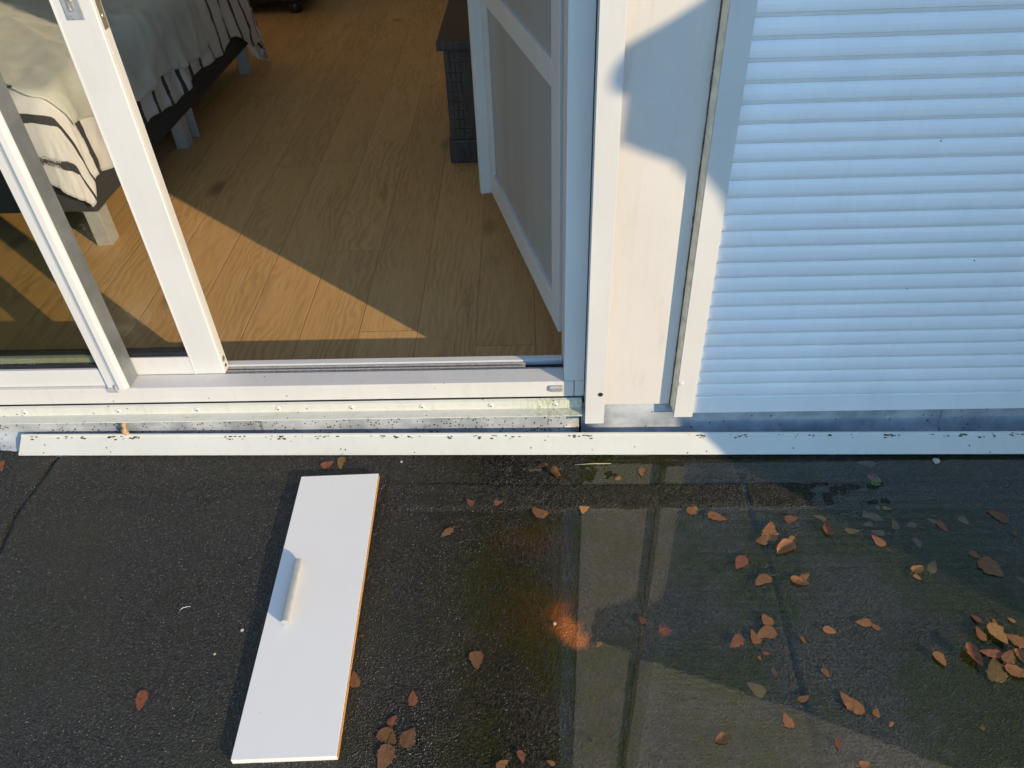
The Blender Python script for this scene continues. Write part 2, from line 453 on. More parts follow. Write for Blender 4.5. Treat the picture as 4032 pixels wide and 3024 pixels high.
def mat_duvet():
    n = NT('striped_duvet_cotton')
    uv = n.n('UVMap').outputs[0]
    u, v, _ = n.sep(uv)
    p = n.pos()
    vv = n.math('ADD', v, n.math('MULTIPLY', n.math('SUBTRACT', n.noise(n.comb(u, v, 0.0), 3, 3), 0.5), 0.035))
    ph = n.math('FRACT', n.math('DIVIDE', n.math('ADD', vv, 3.945), 0.150))
    dist = n.math('MULTIPLY', n.math('ABSOLUTE', n.math('SUBTRACT', ph, 0.5)), 0.150)
    br = n.noise(n.comb(n.math('MULTIPLY', u, 1.0), v, 0.0), 130, 4, 0.8)
    brk = n.ramp(n.noise(n.comb(n.math('MULTIPLY', u, 1.0), n.math('MULTIPLY', v, 3.0), 3.0), 2.2, 2), 0.52, 0.6)
    edge = n.math('ADD', n.math('SUBTRACT', 0.0155, dist), n.math('MULTIPLY', n.math('SUBTRACT', br, 0.55), n.math('MULTIPLY', brk, 0.10)))
    k = n.ramp(edge, -0.0008, 0.0008)
    c = n.mix(n.math('MULTIPLY', k, 0.94), (0.86, 0.85, 0.87), (0.022, 0.022, 0.03))
    b = n.bsdf(Base_Color=c, Roughness=0.85)
    n.set(b, 'Sheen Weight', 0.1)
    n.set(b, 'Normal', n.bump(n.noise(p, 26, 5, 0.6), 0.008, 0.5))
    return n.fin(b)
m_duvet = mat_duvet()

def mat_blanket():
    n = NT('pale_fleece')
    p = n.pos()
    c = n.mix(n.ramp(n.noise(p, 7, 5), 0.3, 0.7), (0.68, 0.70, 0.655), (0.78, 0.79, 0.745))
    b = n.bsdf(Base_Color=c, Roughness=0.95)
    n.set(b, 'Sheen Weight', 0.4)
    n.set(b, 'Normal', n.bump(n.math('ADD', n.noise(p, 14, 4), n.math('MULTIPLY', n.noise(p, 400, 2), 0.1)), 0.008, 0.6))
    return n.fin(b)
m_blanket = mat_blanket()

def mat_dresser():
    n = NT('dark_carved_wood')
    p = n.obj()
    f = n.noise(n.vscale(p, (1, 1, 0.15)), 60, 5, 0.7)
    c = n.mix(n.ramp(f, 0.3, 0.7), (0.025, 0.019, 0.017), (0.075, 0.056, 0.048))
    b = n.bsdf(Base_Color=c, Roughness=0.55)
    n.set(b, 'Normal', n.bump(f, 0.002, 0.6))
    return n.fin(b)
m_dresser = mat_dresser()

def mat_board():
    n = NT('white_melamine')
    p = n.obj()
    v = n.voro(p, 16)
    k = n.math('MULTIPLY', n.ramp(n.math('ADD', v, n.math('MULTIPLY', n.noise(p, 90, 3), 0.06)), 0.05, 0.075, 1, 0), n.math('GREATER_THAN', n.sep(n.voro(p, 16, out=1))[0], 0.7))
    c = n.mix(n.math('MULTIPLY', k, 0.5), n.mix(n.noise(p, 5, 3), (0.88, 0.845, 0.775), (0.91, 0.875, 0.805)), (0.55, 0.5, 0.42))
    b = n.bsdf(Base_Color=c, Roughness=n.ramp(n.noise(p, 8, 4), 0.3, 0.7, 0.30, 0.42))
    return n.fin(b)
m_board = mat_board()
m_edge = plain('raw_chipboard_edge', (0.62, 0.33, 0.12), 0.8, var=0.35, scale=260, bump=0.002)

def mat_rust():
    n = NT('rusty_pipe_paint')
    p = n.pos()
    c = n.mix(n.ramp(n.noise(p, 60, 5, 0.7), 0.4, 0.65), (0.52, 0.33, 0.17), (0.30, 0.12, 0.04))
    c = n.mix(n.ramp(n.noise(p, 30, 3), 0.5, 0.7), c, (0.62, 0.52, 0.4))
    return n.fin(n.bsdf(Base_Color=c, Roughness=0.6))
m_rust = mat_rust()

LEAFCOL = {'orange': (0.29, 0.118, 0.036), 'pale': (0.40, 0.19, 0.05), 'red': (0.235, 0.075, 0.030), 'brown': (0.20, 0.085, 0.028),
           'dim': (0.13, 0.075, 0.045), 'moss': (0.17, 0.10, 0.025), 'dark': (0.07, 0.035, 0.02)}  # dim: shade and water over sunken leaves, darkened into their colour
def mat_leaf(name, col):
    n = NT(name)
    uv = n.n('UVMap').outputs[0]
    u, v, _ = n.sep(uv)
    p = n.pos()
    oi = n.n('ObjectInfo').outputs['Random']
    c = n.mix(oi, tuple(q * 0.72 for q in col), tuple(min(1, q * 1.2) for q in col))
    blot = n.noise(p, 95, 4, 0.7)
    c = n.mix(n.ramp(blot, 0.52, 0.72, 0, 0.75), c, tuple(q * 0.38 for q in col))
    c = n.mix(n.ramp(n.noise(p, 40, 3), 0.55, 0.7, 0, 0.5), c, (col[0] * 1.25, col[1] * 1.6, col[2] * 1.2))
    au = n.math('ABSOLUTE', u)
    rib = n.math('ABSOLUTE', n.math('SUBTRACT', n.math('FRACT', n.math('MULTIPLY', n.math('SUBTRACT', v, n.math('MULTIPLY', au, 0.75)), 5.0)), 0.5))
    vein = n.math('MAXIMUM', n.ramp(au, 0.015, 0.05, 1, 0), n.ramp(rib, 0.0, 0.12, 0.8, 0))
    c = n.mix(n.math('MULTIPLY', vein, 0.6), c, tuple(q * 0.5 for q in col))
    b = n.bsdf(Base_Color=c, Roughness=0.5)
    n.set(b, 'Normal', n.bump(n.math('ADD', vein, n.noise(p, 160, 3)), 0.0007, 0.8))
    return n.fin(b)
m_leaf = {k: mat_leaf('leaf_' + k, v) for k, v in LEAFCOL.items()}
m_green = plain('fresh_green', (0.07, 0.20, 0.03), 0.5)
m_straw = plain('dry_straw', (0.42, 0.36, 0.2), 0.6)
m_feather = plain('white_down', (0.75, 0.74, 0.7), 0.8)
m_stone = plain('pale_stone', (0.45, 0.4, 0.3), 0.7, var=0.3, scale=300)

# ------------------------------------------------------------------ setting: roof, water, ground
def smooth(a, b, t):
    t = max(0.0, min(1.0, (t - a) / (b - a)))
    return t * t * (3 - 2 * t)
def seg_d(px, py, poly):
    best = 9.0
    for (ax, ay), (bx_, by_) in zip(poly, poly[1:]):
        dx, dy = bx_ - ax, by_ - ay
        t = max(0.0, min(1.0, ((px - ax) * dx + (py - ay) * dy) / (dx * dx + dy * dy)))
        best = min(best, math.hypot(px - ax - dx * t, py - ay - dy * t))
    return best
SEAM_L = [(-1.405, 1.56), (-1.414, 1.537), (-1.418, 1.44), (-1.430, 1.34), (-1.405, 1.21), (-1.40, 1.0)]
SEAM_M = [(-0.427, 1.53), (-0.426, 1.449), (-0.447, 1.271), (-0.45, 0.9)]
SEAM_R = [(0.540, 1.53), (0.544, 1.45), (0.546, 1.305), (0.557, 1.17), (0.554, 1.029), (0.548, 0.9), (0.542, 0.72)]
def nz(x, y, s, k=0.0):
    return noise.noise(Vector((x * s, y * s, k)))
def roof_h(x, y):
    n1 = nz(x, y, 3.0) + 0.5 * nz(x, y, 9.0, 3.0)
    n2 = nz(x, y, 40.0, 7.0) + 0.7 * nz(x, y, 95.0, 2.0)
    shore = -0.235 + 0.06 * nz(x * 0.3, y, 5.0, 1.0) + 0.02 * nz(x, y, 30.0, 4.0) - 0.05 * smooth(1.2, 0.7, y)
    pud = smooth(shore - 0.05, shore + 0.16, x)
    h = 0.0062 * (1 - pud) - 0.0042 * pud + 0.0011 * n1 + 0.0005 * n2
    # welded lap along the facade: two low steps, standing out of the water as far as x = .7
    lap = smooth(1.334, 1.350, y + 0.008 * nz(x, 0, 14.0)) * (1 - smooth(1.424, 1.432, y + 0.003 * nz(x, 2, 20.0)))
    lapx = smooth(-0.5, -0.2, x) * (1 - 0.75 * smooth(0.45, 1.0, x + 0.34 * nz(x, y * 1.6, 13.0, 8.0)))
    h += lap * (0.0078 + 0.0024 * n2) * lapx
    strip = smooth(1.428, 1.436, y)
    h += strip * (0.0022 * (1 - pud) + (0.0040 * (1 - smooth(0.05, 0.30, x)) + 0.0016) * pud + 0.0016 * n2 * pud)
    if x < -0.2:
        h += 0.0016 * (smooth(1.392, 1.398, y) - 0.6 * smooth(1.438, 1.443, y))
    for s, d, wd in ((SEAM_L, 0.0055, 0.008), (SEAM_M, 0.0028, 0.006), (SEAM_R, 0.0048, 0.0085)):
        if abs(x - s[0][0]) < 0.12:
            dd = seg_d(x, y, s) + 0.002 * nz(x, y, 30.0, 5.0)
            h -= d * (1 - smooth(wd * 0.3, wd, dd))
            h += 0.0016 * smooth(0, 0.02, x - s[1][0]) * (1 - smooth(0.02, 0.10, x - s[1][0]))
    return ZR + h

def lin(a, b, n): return [a + (b - a) * i / n for i in range(n + 1)]
def grid(xs, ys, hf):
    bm = bmesh.new()
    vs = [[bm.verts.new((x, y, hf(x, y))) for x in xs] for y in ys]
    for j in range(len(ys) - 1):
        for i in range(len(xs) - 1):
            bm.faces.new((vs[j][i], vs[j][i + 1], vs[j + 1][i + 1], vs[j + 1][i]))
    return bm
xs = lin(-6, -1.9, 20)[:-1] + lin(-1.9, 1.7, 560) + lin(1.7, 6, 20)[1:]
ys = lin(-5, 0.4, 20)[:-1] + lin(0.4, 1.6, 200) + [1.66]
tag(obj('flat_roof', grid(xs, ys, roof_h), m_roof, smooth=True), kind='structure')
bm = grid(lin(-0.75, 5.5, 60), lin(-3.5, 1.585, 60), lambda x, y: ZR)
tag(obj('puddle', bm, m_water), kind='structure')
bm = bmesh.new()
box(bm, -300, 300, -300, 300, -3.6, -3.2)
tag(obj('ground', bm, m_garden), kind='structure')

# ------------------------------------------------------------------ the house wall around the door
house = empty('house', (0, 1.8, 0), 'white clad house facade with open sliding door beside a roller shutter', 'house')
obj('wall', bx(-6, 6, 1.66, 1.9, 2.42, 3.4), m_plasterout, house)
obj('wall', bx(-6, -3.32, 1.66, 1.9, -0.3, 2.42), m_plasterout, house)
obj('wall', bx(0.128, 6, 1.665, 1.76, -0.3, 2.42), m_plasterout, house)
obj('inner_wall', bx(0.30, 0.40, 1.765, 6.6, -0.02, 2.6), m_inside, house)
obj('inner_wall', bx(0.128, 0.30, 1.762, 1.78, -0.02, 2.6), m_inside, house)
obj('inner_wall', bx(-4.5, 0.40, 6.602, 6.7, -0.02, 2.6), m_inside, house)
obj('inner_wall', bx(-4.6, -4.5, 1.90, 6.6, -0.02, 2.6), m_inside, house)
cb_ = bmesh.new()
for q_ in ((-4.6, -3.9, 1.902, 6.7), (-0.95, 0.40, 1.902, 6.7), (-3.9, -0.95, 1.902, 2.05), (-3.9, -0.95, 6.0, 6.7)):
    box(cb_, q_[0], q_[1], q_[2], q_[3], 2.602, 2.7)
obj('ceiling', cb_, m_inside, house)
rw = obj('added_fill_skylight', bx(-3.96, -0.89, 1.99, 2.05, 2.7005, 2.78), m_white, house)  # unseen ceiling opening, added to bring fill light into the room
obj('frame', bx(-3.96, -0.89, 6.0, 6.06, 2.7005, 2.78), m_white, rw)  # frame of the added fill skylight, unseen
obj('frame', bx(-3.96, -3.9, 2.0505, 5.9995, 2.7005, 2.78), m_white, rw)  # frame of the added fill skylight, unseen
obj('frame', bx(-0.95, -0.89, 2.0505, 5.9995, 2.7005, 2.78), m_white, rw)  # frame of the added fill skylight, unseen
obj('foundation', bx(-6, 6, 1.64, 1.75, -3.2, -0.1), m_plasterout, house)
tag(obj('floor', bx(-4.498, 0.298, 1.757, 6.6, -0.03, 0.0), m_wood), kind='structure')

nb = NT('warm_fill_tint')
m_fill_tint = nb.fin(nb.n('BsdfTransparent', {'Color': (1.0, 0.82, 0.60, 1)}))  # clear sheet that tints the added fill light warm
obj('fill_tint_sheet', bx(-3.8995, -0.9505, 2.0505, 5.9995, 2.72, 2.722), m_fill_tint, rw)
# zinc flashing at the foot of the wall, two lengths with a dark joint between them
def zinc(name, x0, x1, mat, prof):
    bm = bmesh.new()
    n = 60
    rows = []
    for i in range(n + 1):
        x = x0 + (x1 - x0) * i / n
        rows.append([bm.verts.new((x, y + (0.0016 * nz(x, z, 7.0) + 0.0008 * nz(x, z, 25.0)) * (1 if k < 4 else 0), z + 0.0012 * nz(x, 0, 9.0 + k))) for k, (y, z) in enumerate(prof)])
    for a, b in zip(rows, rows[1:]):
        for k in range(len(prof) - 1):
            bm.faces.new((a[k], b[k], b[k + 1], a[k + 1]))
    bmesh.ops.recalc_face_normals(bm, faces=bm.faces[:])
    bmesh.ops.solidify(bm, geom=bm.faces[:], thickness=0.0015)
    return obj(name, bm, mat, smooth=True)
z1 = zinc('zinc_flashing', -3.3, 0.112, m_zinc_l, [(1.555, -0.0695), (1.595, -0.0655), (1.624, -0.054), (1.630, -0.03), (1.6315, 0.0), (1.6325, 0.0275)])
tag(z1, 'grey zinc flashing speckled with dark crumbs below the door sill', 'flashing')
z2 = zinc('zinc_flashing', 0.118, 4.0, m_zinc_r, [(1.555, -0.0695), (1.595, -0.0655), (1.622, -0.054), (1.628, -0.03), (1.631, 0.0), (1.633, 0.0450)])
tag(z2, 'clean grey zinc flashing below the wall panel and the roller shutter', 'flashing')

for zo, x_ in ((z1, -0.818), (z2, 1.135)):
    sm = zinc('solder_seam', x_, x_ + 0.004, m_gutter, [(1.5945, -0.0640), (1.6230, -0.0525), (1.6275, -0.03), (1.6300, 0.0), (1.6310, 0.0270)])
    sm.parent = zo
# ------------------------------------------------------------------ door frame
fr = empty('sliding_door_frame', (-1.6, 1.64, 0.066), 'white aluminium sliding door frame with wide sill and left fixed pane', 'door frame')
X0 = -3.3
sill = obj('sill', prism_x(bmesh.new(), [(1.636, 0.066), (1.636, 0.1185), (1.6375, 0.1198), (1.695, 0.1208), (1.695, 0.10), (1.757, 0.10), (1.757, 0.0), (1.70, 0.0), (1.70, 0.066)], X0, 0.0955, 0.0008), m_sill, fr)
trk = obj('track', bx(X0, 0.0675, 1.6965, 1.7345, 0.1003, 0.1035), m_black, fr)
for y in (1.7015, 1.7125, 1.7265):
    obj('rail', bx(X0, 0.0675 if y < 1.71 else -0.04, y, y + 0.0042, 0.1036, 0.1165, 0.001), m_rail, trk)
obj('inner_threshold', bx(X0, 0.0675, 1.7355, 1.757, 0.1003, 0.120, 0.001), m_white, fr)
drip = obj('drip_strip', prism_x(bmesh.new(), [(1.632, 0.064), (1.623, 0.0612), (1.6225, 0.058), (1.6228, 0.034), (1.591, 0.0330), (1.5905, 0.0305), (1.5935, 0.0305), (1.634, 0.0285)], X0, 0.118, 0.0006), m_drip, fr)
for x in (-1.74, -1.493, -1.216, -0.985, -0.749, -0.537, -0.335, -0.139, 0.044):
    s_ = obj('screw', lathe(bmesh.new(), (x, 1.6222, 0.0475), (0, -1, 0), [(0.0078, -0.0005), (0.0076, 0.0010), (0.006, 0.0026), (0.0032, 0.0034), (0.0026, 0.002)], 18), m_white, drip)
    obj('screw_recess', bx(x - 0.0014, x + 0.0014, 1.6182, 1.6196, 0.0461, 0.0489), m_hole, s_)
wc = obj('weep_cap', bx(0.027, 0.066, 1.628, 1.6355, 0.089, 0.1085, 0.0025), m_clip, fr)
obj('weep_grille', bx(0.031, 0.062, 1.6268, 1.6279, 0.0905, 0.101, 0.0004), plain('grimy_cap', (0.28, 0.27, 0.24), 0.7, var=0.5, scale=300), wc)
obj('jamb', prism_z(bmesh.new(), [(0.0685, 1.6365), (0.124, 1.6365), (0.124, 1.757), (0.0685, 1.757)], 0.122, 2.30, 0.0015), m_white, fr)
obj('jamb_foot', bx(0.0975, 0.124, 1.6368, 1.70, 0.066, 0.1212, 0.0008), m_white, fr)
obj('head', bx(X0, 0.124, 1.6365, 1.757, 2.302, 2.42, 0.002), m_white, fr)
obj('jamb', bx(X0 - 0.02, X0 + 0.05, 1.6365, 1.757, 0.122, 2.30, 0.002), m_white, fr)
# mullion: flat wing, hollow step, bulging block, grey side
mul = obj('mullion', prism_z(bmesh.new(), [(-1.2245, 1.637), (-1.2035, 1.637), (-1.1965, 1.6345), (-1.1915, 1.6300), (-1.186, 1.6265), (-1.172, 1.6285), (-1.1635, 1.6350), (-1.1625, 1.640), (-1.1625, 1.690), (-1.2245, 1.690)], 0.1225, 2.30, 0.0006), m_white, fr)
obj('grey_side', bx(-1.1624, -1.1612, 1.6395, 1.694, 0.1222, 2.30), m_grey, mul)
cl = obj('mullion_clip', bx(-1.2265, -1.196, 1.6305, 1.6366, 0.110, 0.1245, 0.0012), m_clip, fr)
obj('clip_tongue', bx(-1.1985, -1.1935, 1.626, 1.6318, 0.112, 0.137, 0.0016), m_clip, cl)
# left fixed pane
fp = obj('fixed_panel_rail', bx(X0 + 0.05, -1.2247, 1.648, 1.694, 0.1222, 0.181, 0.0015), m_white, fr)
obj('gasket', bx(X0 + 0.05, -1.2247, 1.655, 1.668, 0.1812, 0.193, 0.002), m_black, fp)
pn = obj('pane', bx(X0 + 0.05, -1.2247, 1.662, 1.666, 0.186, 2.30), m_glass_dark, fr)
obj('spacer', bx(X0 + 0.05, -1.2247, 1.6685, 1.682, 0.182, 0.209), m_light_spacer, fp)
obj('inner_gasket', bx(X0 + 0.05, -1.2247, 1.6822, 1.6935, 0.182, 0.2155, 0.002), m_black, fp)

# ------------------------------------------------------------------ sliding sash
sa = empty('sliding_sash', (-1.5, 1.72, 0.1165), 'white sliding sash pushed behind the mullion, lock plate high on its stile', 'sliding door')
st = obj('stile', prism_z(bmesh.new(), [(-0.991, 1.698), (-0.909, 1.698), (-0.9063, 1.7005), (-0.9063, 1.7055), (-0.9085, 1.7058), (-0.9085, 1.7072), (-0.9063, 1.7075), (-0.9063, 1.733), (-0.991, 1.733)], 0.1190, 2.26, 0.0007), m_white, sa)
obj('stile_bead', bx(-0.9945, -0.9905, 1.6965, 1.70, 0.119, 2.26, 0.0008), m_white, st)
obj('groove', bx(-0.9084, -0.9076, 1.7059, 1.7071, 0.119, 2.26), m_black, st)
obj('bottom_rail', bx(-2.6, -0.9946, 1.698, 1.733, 0.119, 0.1805, 0.001), m_white, sa)
gk = obj('gasket', bx(-2.6, -0.9912, 1.7005, 1.73, 0.1807, 0.196, 0.003), m_black, sa)
obj('pane', bx(-2.6, -0.992, 1.7135, 1.7175, 0.19, 2.24), m_glass, sa)
obj('top_rail', bx(-2.6, -0.9946, 1.698, 1.733, 2.2405, 2.26, 0.001), m_white, sa)
for z, r in ((0.160, 0.0085), (0.136, 0.0055)):
    obj('plug_hole', lathe(bmesh.new(), (-0.9064, 1.7165, z), (1, 0, 0), [(r, -0.001), (r, 0.0007)], 20), m_latch if z > 0.15 else m_hole, st)
lp = obj('lock_plate', bx(-0.9705, -0.9335, 1.6945, 1.6985, 1.077, 1.28, 0.0012), plain('lock_plate_grey', (0.50, 0.52, 0.56), 0.3, metal=0.5, scale=60), sa)
obj('keyhole', bx(-0.9565, -0.9475, 1.693, 1.6946, 1.094, 1.118, 0.004), m_screw, lp)
obj('cylinder', lathe(bmesh.new(), (-0.952, 1.6946, 1.124), (0, -1, 0), [(0.0085, 0), (0.0085, 0.0022), (0.006, 0.003)], 20), m_latch, lp)
ls = obj('latch_strip', bx(-0.9062, -0.9050, 1.7085, 1.7285, 1.052, 1.30, 0.0004), m_latch, sa)
for z in (1.078, 1.128):
    obj('screw', lathe(bmesh.new(), (-0.905, 1.7195, z), (1, 0, 0), [(0.0055, 0), (0.0045, 0.0012), (0.002, 0.0006)], 16), m_screw, ls)

# ------------------------------------------------------------------ inner leaf standing open
LA = math.atan2(2.8639 - 1.8661, -0.179 - 0.0741)
lf = empty('door_leaf', (0.0741, 1.8661, 0.115), 'white framed inner door leaf with grey frosted panes standing open inwards', 'door', rz=LA)
LW = 0.985     # local x runs from the hinge to the free edge, local y > 0 is the side the photo shows
def lb(n_, x0, x1, y0, y1, z0, z1, m, par=None, bev=0.0015):
    return obj(n_, bx(x0, x1, y0, y1, z0, z1, bev), m, par or lf, world=False)
lb('stile', 0.012, 0.088, -0.012, 0.012, 0, 1.9, m_white)
lb('stile_bead', 0.0882, 0.093, -0.006, 0.009, 0.095, 1.85, m_white)
lb('bottom_rail', 0.0885, LW - 0.0605, -0.0118, 0.0118, 0, 0.095, m_white)
lb('mid_rail', 0.0935, LW - 0.0605, -0.0116, 0.0116, 0.705, 0.772, m_white)
lb('top_rail', 0.0935, LW - 0.0605, -0.0118, 0.0118, 1.85, 1.9, m_white)
lb('free_stile', LW - 0.06, LW, -0.012, 0.012, 0, 1.9, m_white)
lb('closing_profile', LW + 0.0005, LW + 0.028, -0.012, 0.052, -0.004, 1.9, m_white)
lb('pane', 0.0935, LW - 0.0605, -0.003, 0.001, 0.0955, 0.7045, m_frost, bev=0)
lb('pane', 0.0935, LW - 0.0605, -0.003, 0.001, 0.7725, 1.8495, m_frost, bev=0)
lb('backing_frame', 0.0935, 0.135, -0.0115, -0.0035, 0.0955, 1.8495, m_white, bev=0)
lb('backing_frame', LW - 0.11, LW - 0.0605, -0.0115, -0.0035, 0.0955, 1.8495, m_white, bev=0)
obj('hinge_post', bx(0.0688, 0.128, 1.7575, 1.866, 0.0, 2.3, 0.002), m_white, house)

# ------------------------------------------------------------------ cover strip, panel, shutter
cv = empty('cover_strip', (0.152, 1.585, 0.006), 'narrow white vertical cover strip with a dark hole near its foot', 'trim')
bm = bx(0.1262, 0.1785, 1.585, 1.5885, 0.0065, 2.42, 0.0006)
box(bm, 0.1264, 0.1292, 1.589, 1.66, 0.0525, 2.42, 0.0005)
obj('strip', bm, m_white, cv)
obj('hole', lathe(bmesh.new(), (0.1655, 1.5852, 0.1145), (0, -1, 0), [(0.0072, -0.0006), (0.0072, 0.0004)], 24), m_hole, cv)
tag(obj('wall_panel', bx(0.1295, 0.3725, 1.62, 1.6645, 0.046, 2.42, 0.001), m_panel), 'smooth cream painted wall panel between cover strip and shutter guide', 'wall panel')

rs = empty('roller_shutter', (1.4, 1.6, 0.026), 'closed white roller shutter with horizontal slats right of the door', 'shutter')
gd = obj('guide', prism_z(bmesh.new(), [(0.3735, 1.587), (0.4248, 1.587), (0.4252, 1.5905), (0.4252, 1.6245), (0.3735, 1.6245), (0.3735, 1.6065), (0.3755, 1.6060), (0.3755, 1.6035), (0.3735, 1.6030)], 0.0245, 2.2, 0.0006), m_white, rs)
obj('screw_cap', lathe(bmesh.new(), (0.3815, 1.5869, 0.148), (0, -1, 0), [(0.0076, -0.0005), (0.0072, 0.0012), (0.0045, 0.0024), (0.001, 0.0028)], 20), m_white, gd)
obj('guide', bx(2.605, 2.66, 1.587, 1.6245, 0.0245, 2.2, 0.001), m_white, rs)
bm = bmesh.new()
rows = []
PITCH = 0.0425
SP = [(0.0000, 0.0075), (0.0004, 0.0034), (0.0010, 0.0022), (0.0066, 0.0008), (0.0074, -0.0006), (0.0082, -0.0012), (0.014, -0.0014), (0.022, -0.0008), (0.030, 0.0006), (0.0365, 0.0026), (0.0402, 0.0042), (0.0412, 0.0075)]
z = 0.0862
prof = []
for k in range(50):
    for dz, dy in SP: prof.append((1.603 + dy, 0.0862 + k * PITCH + dz))
va = [bm.verts.new((0.4258, y, z)) for y, z in prof]
vb = [bm.verts.new((2.604, y, z)) for y, z in prof]
for i in range(len(prof) - 1):
    bm.faces.new((va[i], vb[i], vb[i + 1], va[i + 1]))
obj('slat_curtain', bm, m_shutter, rs)
obj('curtain_back', bx(0.4258, 2.604, 1.612, 1.62, 0.03, 2.2), m_shutter, rs)
obj('bottom_bar', prism_x(bmesh.new(), [(1.6015, 0.0262), (1.6008, 0.084), (1.604, 0.0855), (1.611, 0.0855), (1.611, 0.0262)], 0.4258, 2.604, 0.0008), m_shutter, rs)
obj('shutter_box', bx(0.3735, 2.66, 1.52, 1.6245, 2.2, 2.42, 0.004), m_white, rs)
# ragged sealant bead between panel and guide
bm = bmesh.new()
pts, rr = [], []
for i in range(240):
    z = 0.047 + i * 0.0098
    pts.append((0.3646 + 0.0010 * nz(z, 0, 25.0), 1.6190 + 0.0008 * nz(z, 5, 40.0), z))
    rr.append(0.0022 + 0.0016 * nz(z, 9, 60.0))
tube(bm, pts, rr, 8)
obj('sealant', bm, m_caulk, rs, smooth=True)
obj('seal_profile', prism_z(bmesh.new(), [(0.3730, 1.5905), (0.3730, 1.6195), (0.3652, 1.6195), (0.3664, 1.6100), (0.3695, 1.6000)], 0.0465, 2.2), plain('beige_seal', (0.84, 0.70, 0.50), 0.6, var=0.2, scale=30), rs)

# ------------------------------------------------------------------ loose white bar along the wall, rusty pipe behind it
bar = empty('aluminium_bar', (-1.530, 1.5580, ZR + 0.0072), 'long white weathered aluminium bar standing along the zinc flashing', 'profile', rz=RAD(-0.9))
obj('face', prism_x(bmesh.new(), [(0.0, 0.0035), (0.0002, 0.0055), (0.0435, 0.0385), (0.0432, 0.0400), (0.0446, 0.0420), (0.0490, 0.0440), (0.0506, 0.0432), (0.0506, 0.0395), (0.0025, 0.0025)], 0.0, 3.6, 0.0008), m_bar, bar, world=False)
obj('end_cap', prism_x(bmesh.new(), [(0.004, 0.002), (0.036, 0.0275), (0.040, 0.012), (0.012, 0.001)], -0.006, -0.0006, 0.0006), plain('mossy_cap', (0.28, 0.29, 0.16), 0.8, var=0.5, scale=120), bar, world=False)
bm = bmesh.new()
rnd = random.Random(4)
for k in range(80):
    x = rnd.random() ** 0.9 * 3.5
    if nz(x, 1, 3.0) < -0.25: continue
    for m in range(rnd.randint(1, 4)):
        s = rnd.uniform(0.0012, 0.0034)
        yy, zz = 0.0437 - rnd.random() ** 2 * 0.008, 0.0390
        zz -= (0.0437 - yy) * 0.76
        v0 = Vector((x + rnd.uniform(-0.012, 0.012), yy, zz))
        t = bmesh.ops.create_icosphere(bm, subdivisions=1, radius=s)
        for v in t['verts']:
            v.co = Vector((v.co.x * rnd.uniform(1, 2.6), v.co.y, v.co.z * 0.6)) + v0
mo = obj('moss_crumbs', bm, plain('dark_moss', (0.10, 0.08, 0.03), 0.95, var=0.7, scale=120), bar, world=False)
mo['kind'] = 'stuff'
bm = bmesh.new()
tube(bm, [(-1.2030, 1.618, 0.031), (-1.2060, 1.614, 0.020), (-1.2100, 1.611, 0.008), (-1.2150, 1.608, -0.001), (-1.2165, 1.6065, -0.007), (-1.2150, 1.605, -0.015), (-1.2120, 1.6045, -0.026), (-1.2080, 1.604, -0.041), (-1.2050, 1.604, -0.055)], 0.0078, 16)
tag(obj('drain_pipe', bm, m_rust, smooth=True), 'thin bent rusty pipe running down behind the white bar', 'pipe')

# ------------------------------------------------------------------ drawer front on the roof
bd = empty('drawer_front', (-0.5400, 1.0655, ZR + 0.0092), 'white drawer front with bar handle lying on the black roof', 'drawer front', rz=RAD(2.2))
bd.rotation_euler = (RAD(0.55), RAD(0.0), RAD(2.2))
HW, HL, TH = 0.1072, 0.3830, 0.0165
obj('panel', bx(-HW, HW - 0.0012, -HL, HL, 0.0, TH, 0.0007), m_board, bd, world=False)
obj('raw_edge', bx(HW - 0.0011, HW, -HL + 0.001, HL - 0.001, 0.0006, TH - 0.0008), m_edge, bd, world=False)
hb_ = bmesh.new()
hp = []
for k in range(13):
    a = PI * k / 12
    hp.append((0.0098 * math.cos(a), 0.0150 + 0.0072 * math.sin(a)))
hp += [(-0.0085, 0.0120), (-0.0048, 0.0055), (-0.0042, 0.0), (0.0042, 0.0), (0.0048, 0.0055), (0.0085, 0.0120)]
va = [hb_.verts.new((x, -0.0865, z)) for x, z in hp]
vb = [hb_.verts.new((x, 0.0865, z)) for x, z in hp]
for i in range(len(hp)):
    hb_.faces.new((va[i], va[(i + 1) % len(hp)], vb[(i + 1) % len(hp)], vb[i]))
hb_.faces.new(va); hb_.faces.new(list(reversed(vb)))
bmesh.ops.recalc_face_normals(hb_, faces=hb_.faces[:])
ho = obj('handle', hb_, m_alu, bd, world=False)
ho.location = (-0.0560, 0.0040, TH + 0.0002)
ho.rotation_euler = (0, 0, RAD(0.4))

# ------------------------------------------------------------------ bed
XR, Y0, Y1, XL = -1.690, 2.660, 4.86, -3.45
bed = empty('bed', (-2.5, 3.7, 0), 'bed with dark upholstered base on grey metal legs behind the glass', 'bed')
obj('base', bx(XL, XR, Y0, Y1, 0.148, 0.40, 0.012), m_base, bed)
obj('mattress', bx(XL + 0.01, XR - 0.035, Y0 + 0.04, Y1 - 0.02, 0.4005, 0.56, 0.04), m_mattress, bed)
def leg(x, y, sx=1):
    bm = prism_z(bmesh.new(), [(x - 0.06, y), (x, y), (x, y + 0.07), (x - 0.008, y + 0.07), (x - 0.008, y + 0.008), (x - 0.06, y + 0.008)], 0.0, 0.1478, 0.002)
    obj('leg', bm, m_legm, bed)
leg(-1.691, 2.664)
leg(-1.702, 3.60)
obj('leg', bx(-1.735, -1.695, 3.742, 3.748, 0.0, 0.1478, 0.001), m_legm, bed)
leg(-1.703, 4.68)
